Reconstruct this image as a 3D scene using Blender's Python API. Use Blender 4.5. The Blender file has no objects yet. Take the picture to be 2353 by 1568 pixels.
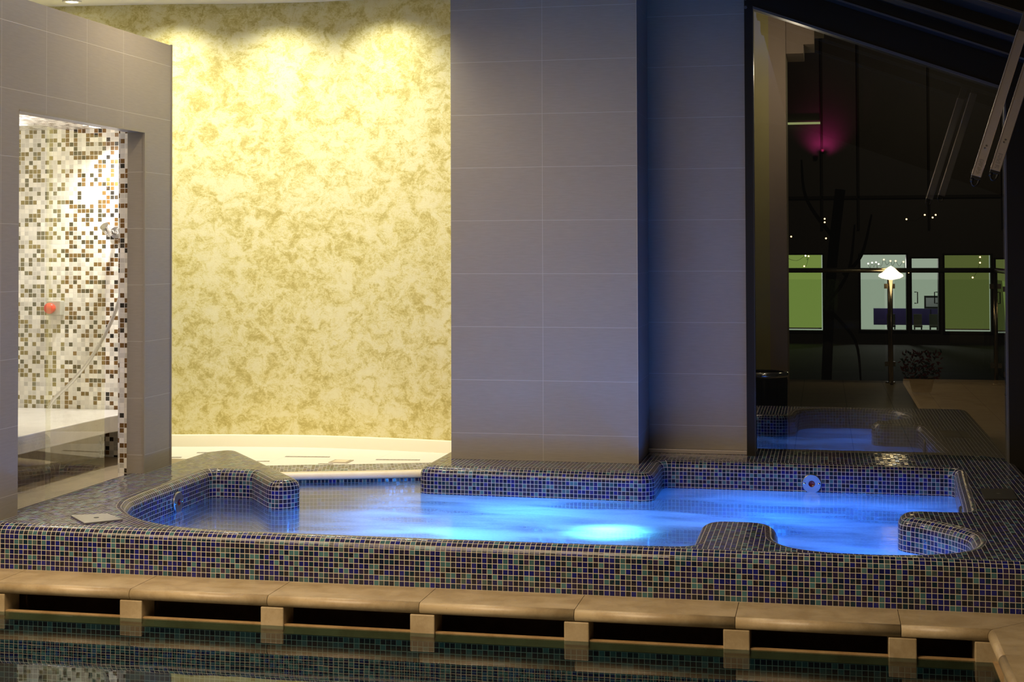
import bpy, bmesh, math, random
from mathutils import Vector, Matrix
from mathutils.geometry import tessellate_polygon
random.seed(7)
SC = bpy.context.scene
COL = SC.collection
PITCH = 0.0218          # glass mosaic pitch
R_IN, R_OUT = 0.055, 0.06   # bullnose radii
RZ, WZ = 0.19, 0.04     # rim height, spa water level
PWZ = -0.118            # swimming pool water level

# ------------------------------------------------------------------ helpers
def link(o):
    COL.objects.link(o); return o

class MB:
    """collects polygons with uv (metres) and a material slot"""
    def __init__(s): s.v=[]; s.f=[]; s.uv=[]; s.mi=[]; s.sm=[]
    def face(s, pts, uvs=None, mi=0, smooth=False):
        i=len(s.v); s.v+= [tuple(p) for p in pts]
        s.f.append(tuple(range(i,i+len(pts)))); s.uv.append(uvs or [(0,0)]*len(pts)); s.mi.append(mi); s.sm.append(smooth)
        return s
    def box(s,x0,x1,y0,y1,z0,z1,mi=0,uo=0.0,skip='',M=None):
        P=lambda x,y,z:(x,y,z)
        fs={'-x':([P(x0,y1,z0),P(x0,y0,z0),P(x0,y0,z1),P(x0,y1,z1)],lambda p:(p[1]+uo,p[2])),
            '+x':([P(x1,y0,z0),P(x1,y1,z0),P(x1,y1,z1),P(x1,y0,z1)],lambda p:(p[1]+uo,p[2])),
            '-y':([P(x0,y0,z0),P(x1,y0,z0),P(x1,y0,z1),P(x0,y0,z1)],lambda p:(p[0]+uo,p[2])),
            '+y':([P(x1,y1,z0),P(x0,y1,z0),P(x0,y1,z1),P(x1,y1,z1)],lambda p:(p[0]+uo,p[2])),
            '-z':([P(x0,y1,z0),P(x1,y1,z0),P(x1,y0,z0),P(x0,y0,z0)],lambda p:(p[0]+uo,p[1])),
            '+z':([P(x0,y0,z1),P(x1,y0,z1),P(x1,y1,z1),P(x0,y1,z1)],lambda p:(p[0]+uo,p[1]))}
        for k,(pts,fn) in fs.items():
            if k in skip.split(): continue
            uv=[fn(p) for p in pts]
            if M is not None: pts=[tuple(M@Vector(p)) for p in pts]
            s.face(pts,uv,mi)
        return s
    def cyl(s,a,b,ra,rb=None,n=24,mi=0,caps=True):
        a=Vector(a); b=Vector(b); rb=ra if rb is None else rb
        d=(b-a); L=d.length; d.normalize()
        t=Vector((0,0,1)) if abs(d.z)<.9 else Vector((1,0,0))
        e1=d.cross(t).normalized(); e2=d.cross(e1)
        A=[a+(e1*math.cos(2*math.pi*i/n)+e2*math.sin(2*math.pi*i/n))*ra for i in range(n)]
        B=[b+(e1*math.cos(2*math.pi*i/n)+e2*math.sin(2*math.pi*i/n))*rb for i in range(n)]
        for i in range(n):
            j=(i+1)%n
            s.face([A[j],A[i],B[i],B[j]],[((i+1)/n,0),(i/n,0),(i/n,L),((i+1)/n,L)],mi,True)
        if caps:
            s.face(A,None,mi); s.face(B[::-1],None,mi)
        return s
    def tube(s,pts,r,n=12,mi=0):
        pts=[Vector(p) for p in pts]; rings=[]
        up=None
        for i,p in enumerate(pts):
            d=(pts[min(i+1,len(pts)-1)]-pts[max(i-1,0)]).normalized()
            if up is None:
                t=Vector((0,0,1)) if abs(d.z)<.9 else Vector((1,0,0)); up=d.cross(t).normalized()
            up=(up-d*up.dot(d)).normalized(); e2=d.cross(up)
            rr=r[i] if isinstance(r,(list,tuple)) else r
            rings.append([p+(up*math.cos(2*math.pi*k/n)+e2*math.sin(2*math.pi*k/n))*rr for k in range(n)])
        for a,b in zip(rings,rings[1:]):
            for k in range(n):
                j=(k+1)%n; s.face([a[k],a[j],b[j],b[k]],None,mi,True)
        s.face(rings[0][::-1],None,mi); s.face(rings[-1],None,mi)
        return s
    def lathe(s,prof,c,n=32,mi=0,axis='z',sm=True):
        """prof: list of (radius, height); axis z or -y"""
        def P(r,h,a):
            if axis=='z': return (c[0]+r*math.cos(a),c[1]+r*math.sin(a),c[2]+h)
            if axis=='-y': return (c[0]+r*math.cos(a),c[1]-h,c[2]+r*math.sin(a))
            if axis=='+x': return (c[0]+h,c[1]+r*math.cos(a),c[2]+r*math.sin(a))
        for (r0,h0),(r1,h1) in zip(prof,prof[1:]):
            for k in range(n):
                a,b=2*math.pi*k/n,2*math.pi*(k+1)/n
                s.face([P(r0,h0,a),P(r0,h0,b),P(r1,h1,b),P(r1,h1,a)],None,mi,sm)
        return s
    def build(s,name,mats,parent=None,weld=True):
        me=bpy.data.meshes.new(name)
        me.from_pydata(s.v,[],s.f)
        ul=me.uv_layers.new(name='UVMap')
        k=0
        for fi,uvs in enumerate(s.uv):
            for j in range(len(uvs)):
                ul.data[k].uv=uvs[j]; k+=1
        for i,p in enumerate(me.polygons):
            p.material_index=s.mi[i]; p.use_smooth=s.sm[i]
        for m in (mats if isinstance(mats,(list,tuple)) else [mats]): me.materials.append(m)
        if weld:
            bm=bmesh.new(); bm.from_mesh(me)
            bmesh.ops.remove_doubles(bm,verts=bm.verts,dist=1e-5)
            bmesh.ops.recalc_face_normals(bm,faces=bm.faces) if weld=='n' else None
            bm.to_mesh(me); bm.free()
        o=link(bpy.data.objects.new(name,me))
        if parent is not None: o.parent=parent; o.matrix_parent_inverse=parent.matrix_world.inverted() if False else Matrix.Translation(-Vector(parent.location))
        return o

def bevel(o,w=.003,seg=2):
    m=o.modifiers.new('bevel','BEVEL'); m.width=w; m.segments=seg; m.limit_method='ANGLE'; m.angle_limit=math.radians(40)
    return o
def empty(name,loc):
    o=link(bpy.data.objects.new(name,None)); o.location=loc; o.empty_display_size=.05; return o
def tag(o,label=None,cat=None,group=None,kind=None):
    if label: o['label']=label
    if cat: o['category']=cat
    if group: o['group']=group
    if kind: o['kind']=kind
    return o
def struct(o,label,cat):
    return tag(o,label,cat,kind='structure')

# ------------------------------------------------------------------ path tools (2D)
def fillet(ctrl):
    out=[]
    n=len(ctrl)
    for i,(x,y,r) in enumerate(ctrl):
        p=Vector((x,y))
        if i in (0,n-1) or r<=0: out.append(p); continue
        a=Vector(ctrl[i-1][:2]); b=Vector(ctrl[i+1][:2])
        d1=(a-p).normalized(); d2=(b-p).normalized()
        ang=d1.angle(d2)
        if ang>math.pi-.02: out.append(p); continue
        t=min(r/math.tan(ang/2),(a-p).length*.49,(b-p).length*.49); rr=t*math.tan(ang/2)
        c=p+(d1+d2).normalized()*(rr/math.sin(ang/2))
        s0=p+d1*t-c; s1=p+d2*t-c
        a0=math.atan2(s0.y,s0.x); da=math.atan2(s1.y,s1.x)-a0
        while da>math.pi: da-=2*math.pi
        while da<-math.pi: da+=2*math.pi
        m=max(4,int(abs(da)/.12))
        for k in range(m+1):
            q=a0+da*k/m; out.append(c+Vector((math.cos(q),math.sin(q)))*rr)
    return out
def resample(pts,ds):
    L=[0]
    for a,b in zip(pts,pts[1:]): L.append(L[-1]+(b-a).length)
    n=max(2,int(L[-1]/ds)); res=[]; j=0
    for i in range(n+1):
        t=L[-1]*i/n
        while j<len(L)-2 and L[j+1]<t: j+=1
        u=(t-L[j])/max(1e-9,L[j+1]-L[j]); res.append(pts[j].lerp(pts[j+1],u))
    return res
def smooth(pts,it):
    for _ in range(it):
        pts=[pts[0]]+[(pts[i-1]+pts[i]*2+pts[i+1])/4 for i in range(1,len(pts)-1)]+[pts[-1]]
    return pts
def normals_right(pts):
    N=[]
    for i in range(len(pts)):
        t=(pts[min(i+1,len(pts)-1)]-pts[max(i-1,0)]).normalized(); N.append(Vector((t.y,-t.x)))
    return N
def catmull(P,n=12):
    out=[]
    for i in range(len(P)-1):
        p0=Vector(P[max(i-1,0)]);p1=Vector(P[i]);p2=Vector(P[i+1]);p3=Vector(P[min(i+2,len(P)-1)])
        for k in range(n):
            t=k/n; out.append(.5*((2*p1)+(p2-p0)*t+(2*p0-5*p1+4*p2-p3)*t*t+(3*p1-p0-3*p2+p3)*t**3))
    out.append(Vector(P[-1])); return out
def arclen(pts):
    L=[0]
    for a,b in zip(pts,pts[1:]): L.append(L[-1]+(b-a).length)
    return L

# ------------------------------------------------------------------ materials
class NT:
    def __init__(s,name):
        s.m=bpy.data.materials.new(name); s.m.use_nodes=True; s.t=s.m.node_tree; s.t.nodes.clear()
        s.out=s.n('ShaderNodeOutputMaterial')
    def n(s,typ,ins=None,**kw):
        nd=s.t.nodes.new(typ)
        for k,v in kw.items(): setattr(nd,k,v)
        for k,v in (ins or {}).items(): s.set(nd,k,v)
        return nd
    def set(s,nd,k,v):
        sock=nd.inputs[k]
        if isinstance(v,bpy.types.NodeSocket): s.t.links.new(v,sock)
        elif isinstance(v,bpy.types.Node): s.t.links.new(v.outputs[0],sock)
        else: sock.default_value=v
    def math(s,op,a,b=None,c=None,clamp=False):
        nd=s.n('ShaderNodeMath',operation=op,use_clamp=clamp); s.set(nd,0,a)
        if b is not None: s.set(nd,1,b)
        if c is not None: s.set(nd,2,c)
        return nd.outputs[0]
    def vmath(s,op,a,b=None,sc=None):
        nd=s.n('ShaderNodeVectorMath',operation=op); s.set(nd,0,a)
        if b is not None: s.set(nd,1,b)
        if sc is not None: s.set(nd,'Scale',sc)
        return nd.outputs['Value'] if op in('LENGTH','DOT_PRODUCT') else nd.outputs[0]
    def mix(s,f,a,b,mode='MIX'):
        nd=s.n('ShaderNodeMix',data_type='RGBA',blend_type=mode)
        s.set(nd,0,f); s.set(nd,6,a); s.set(nd,7,b); return nd.outputs[2]
    def mixsh(s,f,a,b):
        nd=s.n('ShaderNodeMixShader'); s.set(nd,0,f); s.set(nd,1,a); s.set(nd,2,b); return nd.outputs[0]
    def ramp(s,f,stops,const=False):
        nd=s.n('ShaderNodeValToRGB'); s.set(nd,0,f); cr=nd.color_ramp
        cr.interpolation='CONSTANT' if const else 'LINEAR'
        while len(cr.elements)<len(stops): cr.elements.new(.5)
        for e,(p,c) in zip(cr.elements,stops): e.position=p; e.color=c if len(c)==4 else (*c,1)
        return nd.outputs[0]
    def maprange(s,v,a,b,c=0,d=1,t='SMOOTHSTEP'):
        nd=s.n('ShaderNodeMapRange',interpolation_type=t); s.set(nd,0,v)
        for k,x in zip((1,2,3,4),(a,b,c,d)): nd.inputs[k].default_value=x
        return nd.outputs[0]
    def noise(s,vec,scale,detail=4,rough=.55,dist=0):
        nd=s.n('ShaderNodeTexNoise',{'Scale':scale,'Detail':detail,'Roughness':rough,'Distortion':dist})
        if vec is not None: s.set(nd,'Vector',vec)
        return nd
    def bsdf(s,**kw):
        ins={k.replace('_',' '):v for k,v in kw.items()}
        return s.n('ShaderNodeBsdfPrincipled',ins)
    def done(s,sh):
        s.t.links.new(sh.outputs[0] if isinstance(sh,bpy.types.Node) else sh,s.out.inputs[0]); return s.m
def C(r,g,b): return (r,g,b,1)
def srgb(r,g,b):
    f=lambda c:(c/255/12.92) if c<=10 else ((c/255+.055)/1.055)**2.4
    return (f(r),f(g),f(b),1)
def simple(name,col,rough=.5,metal=0.0,noise=0.0,nscale=20,**kw):
    t=NT(name); c=col
    if noise:
        tc=t.n('ShaderNodeTexCoord'); nz=t.noise(tc.outputs['Object'],nscale,5)
        v=t.maprange(nz.outputs[0],.25,.75,1-noise,1+noise,'LINEAR')
        c=t.vmath('SCALE',col[:3],sc=v)
    return t.done(t.bsdf(Base_Color=c,Roughness=rough,Metallic=metal,**kw))
def emission(name,col,strength):
    t=NT(name); e=t.n('ShaderNodeEmission',{'Color':col,'Strength':strength}); return t.done(e)

def mosaic(name,pitch,stops,grout,streak_col,groutw=.055,groutv=None,spec=.35,rough=.17,split=None,tilt=.05,streak_from=.55):
    t=NT(name)
    uv=t.n('ShaderNodeUVMap').outputs[0]
    p=t.vmath('SCALE',uv,sc=1/pitch)
    fr=t.vmath('FRACTION',p); cell=t.vmath('FLOOR',p)
    sx=t.n('ShaderNodeSeparateXYZ',{0:fr})
    ax=t.math('ABSOLUTE',t.math('SUBTRACT',sx.outputs[0],.5)); ay=t.math('ABSOLUTE',t.math('SUBTRACT',sx.outputs[1],.5))
    if groutv is not None: ay=t.math('SUBTRACT',ay,groutw-groutv)
    d=t.math('MAXIMUM',ax,ay)
    mask=t.maprange(d,.5-groutw-.02,.5-groutw+.02)          # 1 in the grout
    wn=t.n('ShaderNodeTexWhiteNoise',{'Vector':t.vmath('ADD',cell,(3.3,7.7,.5))},noise_dimensions='3D')
    wn2=t.n('ShaderNodeTexWhiteNoise',{'Vector':t.vmath('ADD',cell,(31.3,-17.7,4.5))},noise_dimensions='3D')
    r1=wn.outputs['Value']; rc=wn.outputs['Color']; r2=wn2.outputs['Value']; rc2=wn2.outputs['Color']
    col=t.ramp(r1,stops[0],True)
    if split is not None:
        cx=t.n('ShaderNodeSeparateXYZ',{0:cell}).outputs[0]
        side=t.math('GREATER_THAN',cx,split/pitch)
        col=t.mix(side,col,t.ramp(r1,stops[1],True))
    # brightness jitter per tile
    col=t.vmath('MULTIPLY',col,t.vmath('SCALE',(1,1,1),sc=t.maprange(r2,0,1,.75,1.3,'LINEAR')))
    # copper streaks inside some tiles
    ang=t.math('MULTIPLY',r2,6.28)
    rot=t.n('ShaderNodeVectorRotate',{'Vector':fr,'Angle':ang},rotation_type='Z_AXIS')
    st=t.vmath('MULTIPLY',t.vmath('ADD',rot.outputs[0],t.vmath('SCALE',rc2,sc=20.)),(1.0,6.0,1.0))
    nz=t.noise(st,1.6,3,.6,.4)
    has=t.math('GREATER_THAN',t.n('ShaderNodeSeparateXYZ',{0:rc2}).outputs[1],streak_from)
    has=t.math('MULTIPLY',has,t.math('LESS_THAN',t.n('ShaderNodeSeparateXYZ',{0:col}).outputs[0],.5))
    sm=t.math('MULTIPLY',t.maprange(nz.outputs[0],.52,.72),has)
    col=t.mix(t.math('MULTIPLY',sm,.75),col,streak_col)
    base=t.mix(mask,col,grout)
    geo=t.n('ShaderNodeNewGeometry')
    til=t.vmath('SCALE',t.vmath('SUBTRACT',rc,(.5,.5,.5)),sc=tilt)
    nrm=t.vmath('NORMALIZE',t.vmath('ADD',geo.outputs['Normal'],til))
    wav=t.noise(t.vmath('SCALE',p,sc=1.7),1.0,1)
    h=t.math('ADD',t.math('MULTIPLY',mask,-.0009),t.math('MULTIPLY',wav.outputs[0],.0004))
    bmp=t.n('ShaderNodeBump',{'Strength':.6,'Distance':1.0,'Height':h,'Normal':nrm})
    ro=t.mix(mask,C(rough,rough,rough),C(.75,.75,.75))
    b=t.bsdf(Base_Color=base,Roughness=ro,Normal=bmp)
    b.inputs['Specular IOR Level'].default_value=spec
    return t.done(b)

NAVY=(.009,.009,.062); INK=(.007,.010,.026); PURP=(.019,.014,.044); TEAL=(.042,.108,.120); DTEAL=(.007,.022,.036); GREY=(.042,.066,.062); ROYAL=(.010,.012,.115); BRN=(.016,.015,.022)
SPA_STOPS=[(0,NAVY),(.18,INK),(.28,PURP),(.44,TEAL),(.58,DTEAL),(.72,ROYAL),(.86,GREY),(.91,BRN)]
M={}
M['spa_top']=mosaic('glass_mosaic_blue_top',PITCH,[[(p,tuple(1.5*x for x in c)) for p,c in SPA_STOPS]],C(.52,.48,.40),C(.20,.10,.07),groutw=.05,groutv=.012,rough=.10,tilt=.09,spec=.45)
M['spa']=mosaic('glass_mosaic_blue',PITCH,[SPA_STOPS],C(.50,.45,.36),C(.13,.078,.055))
WHITE=(.80,.77,.70); OL=(.27,.22,.09); GRO=(.17,.16,.10); BR=(.16,.085,.025); DK=(.035,.030,.022)
M['shower']=mosaic('shower_mosaic',.027,[[(0,WHITE),(.66,OL),(.88,GRO)],[(0,WHITE),(.62,BR),(.87,DK)]],C(.84,.82,.76),C(.42,.24,.08),split=-4.52,tilt=.02,rough=.2,groutw=.05)  # olive left and brown right of the split paint a lighting difference
M['pool']=mosaic('pool_mosaic',PITCH,[[(0,(.010,.014,.028)),(.5,(.035,.085,.105)),(.66,(.012,.025,.038)),(.88,(.05,.11,.12))]],C(.30,.32,.29),C(.05,.05,.05),rough=.3)
M['floor_mosaic']=M['spa']

def tilewall(name,du,u0,dv,v0,col,grout,lw=.0012,rough=.42):
    t=NT(name); uv=t.n('ShaderNodeUVMap').outputs[0]; s=t.n('ShaderNodeSeparateXYZ',{0:uv})
    def line(c,d,o):
        f=t.math('FRACT',t.math('ADD',t.math('DIVIDE',t.math('SUBTRACT',c,o),d),.5))
        a=t.math('MULTIPLY',t.math('ABSOLUTE',t.math('SUBTRACT',f,.5)),d)
        return t.maprange(a,lw*.6,lw*1.4,1,0)
    mask=t.math('MAXIMUM',line(s.outputs[0],du,u0),line(s.outputs[1],dv,v0))
    nz=t.noise(t.vmath('MULTIPLY',uv,(14,120,1)),1.0,4)
    nb=t.noise(uv,3.0,3)
    v=t.math('ADD',t.maprange(nz.outputs[0],.3,.7,.95,1.05,'LINEAR'),t.maprange(nb.outputs[0],.3,.7,-.03,.03,'LINEAR'))
    base=t.mix(mask,t.vmath('SCALE',col[:3],sc=v),grout)
    bmp=t.n('ShaderNodeBump',{'Strength':.4,'Distance':1.,'Height':t.math('MULTIPLY',mask,-.0006)})
    return t.done(t.bsdf(Base_Color=base,Roughness=rough,Normal=bmp))
TAUPE=C(.285,.253,.208); TGROUT=C(.46,.42,.37)
M['tile_pillar']=tilewall('taupe_tile_pillar',.54,-1.558,.304,1.253,TAUPE,TGROUT)
M['tile_side']=tilewall('taupe_tile_side',50,20,.3035,.957,TAUPE,TGROUT)
M['tile_part']=tilewall('taupe_tile_partition',.392,6.371,.305,.29,TAUPE,TGROUT)
M['tile_plain']=tilewall('taupe_tile_plain',50,20,.305,.29,TAUPE,TGROUT)

def gold():
    t=NT('gold_plaster'); uv=t.n('ShaderNodeUVMap').outputs[0]
    n0=t.noise(uv,5.,4,.6,.3)
    warp=t.vmath('ADD',uv,t.vmath('SCALE',n0.outputs['Color'],sc=.07))
    n1=t.noise(warp,10.,9,.66,.7)
    n2=t.noise(uv,105.,6,.8,.6)
    n3=t.noise(uv,1.0,2,.5)
    n4=t.noise(t.vmath('MULTIPLY',warp,(1.0,1.35,1)),27.,7,.72,1.0)
    f=t.math('ADD',t.math('MULTIPLY',n1.outputs[0],.48),t.math('ADD',t.math('MULTIPLY',n4.outputs[0],.29),t.math('MULTIPLY',n2.outputs[0],.23)))
    f=t.math('ADD',f,t.math('MULTIPLY',t.math('SUBTRACT',n3.outputs[0],.5),.10))
    col=t.ramp(f,[(.395,(.49,.40,.115)),(.445,(.59,.50,.175)),(.488,(.72,.645,.285)),(.54,(.79,.73,.43)),(.67,(.83,.785,.49))])
    bmp=t.n('ShaderNodeBump',{'Strength':.3,'Distance':.008,'Height':n2.outputs[0]})
    rough=t.maprange(f,.4,.62,.40,.62,'LINEAR')
    return t.done(t.bsdf(Base_Color=col,Roughness=rough,Metallic=.15,Normal=bmp))
M['gold']=gold()
def stone(name,c1,c2,rough=.38,sc=9.):
    t=NT(name); tc=t.n('ShaderNodeTexCoord').outputs['Object']
    n1=t.noise(tc,sc,6,.6,.4); n2=t.noise(tc,sc*9,5,.7); n3=t.noise(tc,sc*.35,3)
    f=t.math('ADD',t.math('MULTIPLY',n1.outputs[0],.6),t.math('ADD',t.math('MULTIPLY',n3.outputs[0],.2),t.math('MULTIPLY',n2.outputs[0],.2)))
    col=t.mix(t.maprange(f,.38,.60),c1,c2)
    pit=t.maprange(n2.outputs[0],.62,.70)
    col=t.mix(t.math('MULTIPLY',pit,.35),col,C(c1[0]*.45,c1[1]*.42,c1[2]*.4))
    bmp=t.n('ShaderNodeBump',{'Strength':.2,'Distance':.004,'Height':n2.outputs[0]})
    return t.done(t.bsdf(Base_Color=col,Roughness=rough,Normal=bmp))
M['lime']=stone('limestone',C(.31,.225,.115),C(.41,.315,.18))
M['lime_wet']=stone('wet_limestone',C(.30,.18,.075),C(.40,.26,.12),.2)
M['cream']=stone('cream_stone',C(.72,.62,.44),C(.78,.69,.52),.3)
M['white']=simple('white_paint',C(.82,.80,.76),.6)
M['bench']=stone('white_stone',C(.80,.77,.72),C(.86,.83,.78),.22)
M['steel']=simple('brushed_steel',C(.58,.56,.53),.32,1.0,.05,60)
M['trimsteel']=simple('dull_steel_trim',C(.34,.31,.27),.45,.6)
M['chrome']=simple('chrome',C(.72,.72,.72),.12,1.0)
M['alu']=simple('anodised_aluminium',C(.50,.44,.38),.42,.6,.04,40)
M['dark']=simple('dark_bronze_aluminium',C(.014,.0115,.0075),.55,.0,Specular_IOR_Level=.2)
M['darktrim']=simple('dark_trim',C(.10,.097,.088),.45,0,Specular_IOR_Level=.3)
M['black']=simple('black_rubber',C(.008,.008,.008),.5)
M['gutter']=simple('brown_stone_channel',C(.17,.105,.055),.5,0,.3,12)
M['red']=simple('red_plastic',C(.75,.06,.04),.35)
M['greyplastic']=simple('grey_plastic',C(.45,.44,.38),.4)
M['darkred']=simple('dark_red_lens',C(.12,.012,.008),.25)
M['hose']=simple('steel_hose',C(.62,.60,.56),.3,.7)
M['plaque']=simple('bronze_cover',C(.055,.05,.04),.45,.4,.1,50)
M['print']=simple('printed_ink',C(.04,.035,.03),.6)
M['terrace']=None
def floor_white():
    t=NT('pale_floor_tile'); uv=t.n('ShaderNodeUVMap').outputs[0]
    s=t.n('ShaderNodeSeparateXYZ',{0:uv})
    def line(c,d):
        f=t.math('FRACT',t.math('DIVIDE',c,d)); a=t.math('MULTIPLY',t.math('ABSOLUTE',t.math('SUBTRACT',f,.5)),d)
        return t.maprange(a,.001,.002,1,0)
    mk=t.math('MAXIMUM',line(s.outputs[0],.6),line(s.outputs[1],.6))
    return t.done(t.bsdf(Base_Color=t.mix(mk,C(.84,.80,.72),C(.7,.66,.58)),Roughness=.35))
M['floor']=floor_white()
def terrace():
    t=NT('terrace_paving'); uv=t.n('ShaderNodeUVMap').outputs[0]; s=t.n('ShaderNodeSeparateXYZ',{0:uv})
    def line(c,d):
        f=t.math('FRACT',t.math('DIVIDE',c,d)); a=t.math('MULTIPLY',t.math('ABSOLUTE',t.math('SUBTRACT',f,.5)),d)
        return t.maprange(a,.002,.004,1,0)
    mk=t.math('MAXIMUM',line(s.outputs[0],.4),line(s.outputs[1],.4))
    nz=t.noise(uv,7,4)
    return t.done(t.bsdf(Base_Color=t.mix(mk,t.mix(nz.outputs[0],C(.24,.20,.14),C(.32,.27,.19)),C(.12,.10,.08)),Roughness=.5))
M['terrace']=terrace()
def glass(name,ior=1.5,tint=C(.96,.98,.97),rough=0.0,boost=1.0):
    t=NT(name)
    fr=t.n('ShaderNodeFresnel',{'IOR':ior})
    f=t.math('MULTIPLY',fr,boost,clamp=True)
    tr=t.n('ShaderNodeBsdfTransparent',{'Color':tint}); gl=t.n('ShaderNodeBsdfGlossy',{'Color':C(1,1,1),'Roughness':rough})
    return t.done(t.mixsh(f,tr,gl))
M['glass']=glass('window_glass',1.5,C(.93,.95,.92),boost=5.5)
M['screen']=glass('shower_glass',1.5,C(.95,.97,.93),boost=1.6)
M['edge']=simple('glass_edge',C(.55,.66,.62),.15)
def spa_water():
    t=NT('bubbling_spa_water'); tc=t.n('ShaderNodeTexCoord').outputs['Object']
    st=t.vmath('MULTIPLY',tc,(.8,2.0,1.0))
    n1=t.noise(st,1.25,2,.4,.5); n2=t.noise(st,3.6,2,.4,.5)
    f=t.math('ADD',t.math('MULTIPLY',n1.outputs[0],.7),t.math('MULTIPLY',n2.outputs[0],.3))
    foam=t.maprange(f,.36,.64,.25,.85,'SMOOTHSTEP')
    sx=t.n('ShaderNodeSeparateXYZ',{0:tc})
    foam=t.math('MULTIPLY',foam,t.maprange(sx.outputs[0],-2.85,-1.95,.14,1.))
    fine=t.noise(tc,90.,2,.5)
    foam=t.math('ADD',foam,t.math('MULTIPLY',t.math('SUBTRACT',fine.outputs[0],.5),.25),clamp=True)
    tl=t.n('ShaderNodeBsdfTranslucent',{'Color':C(.62,.80,.95)})
    df=t.n('ShaderNodeBsdfDiffuse',{'Color':C(.55,.68,.80)})
    body=t.mixsh(.30,tl,df)
    tr=t.n('ShaderNodeBsdfTransparent',{'Color':C(.30,.50,.72)})
    base=t.mixsh(foam,tr,body)
    rip=t.noise(tc,38.,3,.5)
    bmp=t.n('ShaderNodeBump',{'Strength':.12,'Distance':.02,'Height':t.math('ADD',t.math('MULTIPLY',rip.outputs[0],.25),t.math('MULTIPLY',n2.outputs[0],.6))})
    fr=t.n('ShaderNodeFresnel',{'IOR':1.33,'Normal':bmp})
    gl=t.n('ShaderNodeBsdfGlossy',{'Roughness':.16,'Normal':bmp,'Color':C(1,1,1)})
    return t.done(t.mixsh(fr,base,gl))
M['spa_water']=spa_water()
def pool_water():
    t=NT('still_pool_water'); tc=t.n('ShaderNodeTexCoord').outputs['Object']
    rip=t.noise(tc,5.,2,.4)
    bmp=t.n('ShaderNodeBump',{'Strength':.02,'Distance':.02,'Height':rip})
    fr=t.n('ShaderNodeFresnel',{'IOR':1.33,'Normal':bmp})
    gl=t.n('ShaderNodeBsdfGlossy',{'Roughness':.012,'Normal':bmp,'Color':C(1,1,1)})
    tr=t.n('ShaderNodeBsdfTransparent',{'Color':C(.42,.62,.66)})
    return t.done(t.mixsh(fr,tr,gl))
M['pool_water']=pool_water()

# ------------------------------------------------------------------ camera (eye 1.375 m above the pool deck)
F_PX=3400.; PHI=math.radians(11.85); TI=math.radians(1.3); RHO=math.radians(.17)
Fv=Vector((-math.sin(PHI)*math.cos(TI),math.cos(PHI)*math.cos(TI),math.sin(TI)))
R0=Vector((math.cos(PHI),math.sin(PHI),0)); U0=R0.cross(Fv)
Rv=R0*math.cos(RHO)-U0*math.sin(RHO); Uv=U0*math.cos(RHO)+R0*math.sin(RHO)
cd=bpy.data.cameras.new('camera'); cam=link(bpy.data.objects.new('camera',cd))
cd.sensor_width=36; cd.sensor_fit='HORIZONTAL'; cd.lens=F_PX*36/2353
cd.shift_y=((580-F_PX*math.tan(TI))-784)/2353
cd.clip_start=.05; cd.clip_end=300
m3=Matrix((Rv,Uv,-Fv)).transposed()
cam.matrix_world=Matrix.Translation((0,0,1.375))@m3.to_4x4()
SC.camera=cam

# ------------------------------------------------------------------ hot tub
ctrl=[(-3.64,7.62,0),(-3.64,8.30,.09),(-3.50,8.49,.09),(-2.672,7.393,.075),(-2.812,7.290,.075),(-3.05,7.615,.035),(-3.285,7.62,.035),
      (-3.28,6.85,.6),(-3.262,6.62,.3),(-3.20,6.45,.3),(-3.08,6.285,.3),(-2.95,6.165,.3),(-2.80,6.075,.4),(-2.62,6.022,.5),(-2.42,6.005,.5),
      (-1.6,6.005,.5),(-.9,6.012,.5),(-.535,6.035,.07),(-.535,6.625,.11),(-.205,6.63,.13),(-.185,6.22,.3),(-.12,6.085,.25),(.02,6.025,.3),
      (.20,6.018,.4),(.366,6.050,.3),(.485,6.105,.3),(.56,6.20,.2),(.592,6.33,.2),(.592,6.50,.2),(.53,6.62,.25),(.42,6.755,.3),
      (.32,6.83,.07),(.325,7.045,.10),(.624,7.055,.035),(.640,7.35,1.),(.668,7.96,1.),(.692,8.40,.035),(-.893,8.40,.035),(-.893,7.91,.075),(-2.208,7.945,.075),(-2.21,8.95,0)]
W=resample(fillet(ctrl),.012)
W=smooth(W,3)
WN=normals_right(W); WL=arclen(W)
tub=empty('spa_tub',(-1.2,7.2,0.0))
tag(tub,'blue mosaic hot tub with rounded curving rim, filled with glowing blue water','hot tub')
def sweep(mb,P,N,prof,mi=0,flip=False,voff=0.,L=None):
    """prof: list of (distance along N, z, v)"""
    L=L or arclen(P)
    for i in range(len(P)-1):
        for a,b in zip(prof,prof[1:]):
            q=lambda k,s:(P[k].x+N[k].x*s[0],P[k].y+N[k].y*s[0],s[1])
            f=[q(i,a),q(i+1,a),q(i+1,b),q(i,b)]; uv=[(L[i],a[2]+voff),(L[i+1],a[2]+voff),(L[i+1],b[2]+voff),(L[i],b[2]+voff)]
            if flip: f.reverse(); uv.reverse()
            mb.face(f,uv,mi,True)
def bull(r,zt,zb,n=9,rz=None):
    pr=[]; rz=rz or r
    for k in range(n+1):
        a=math.pi/2*k/n       # 0 = rim edge, 90deg = wall face
        pr.append((r-r*math.sin(a),zt-rz+rz*math.cos(a),-(.5*(r+rz)*a)))
    m=(r+rz)*math.pi/4
    pr.append((0,-.02 if zb<-.02 else zb,-(m+zt-rz-(-.02 if zb<-.02 else zb))))
    if zb<-.02: pr.append((0,zb,-(m+zt-rz-zb)))
    return pr
mb=MB(); sweep(mb,W,WN,bull(R_IN,RZ,-.75),voff=.1526+PITCH*40)
inner=mb.build('inner_wall',M['spa'],tub)
O=resample(fillet([(-3.70,5.897,0),(1.06,5.897,.10),(1.06,8.86,0)]),.02)
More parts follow.
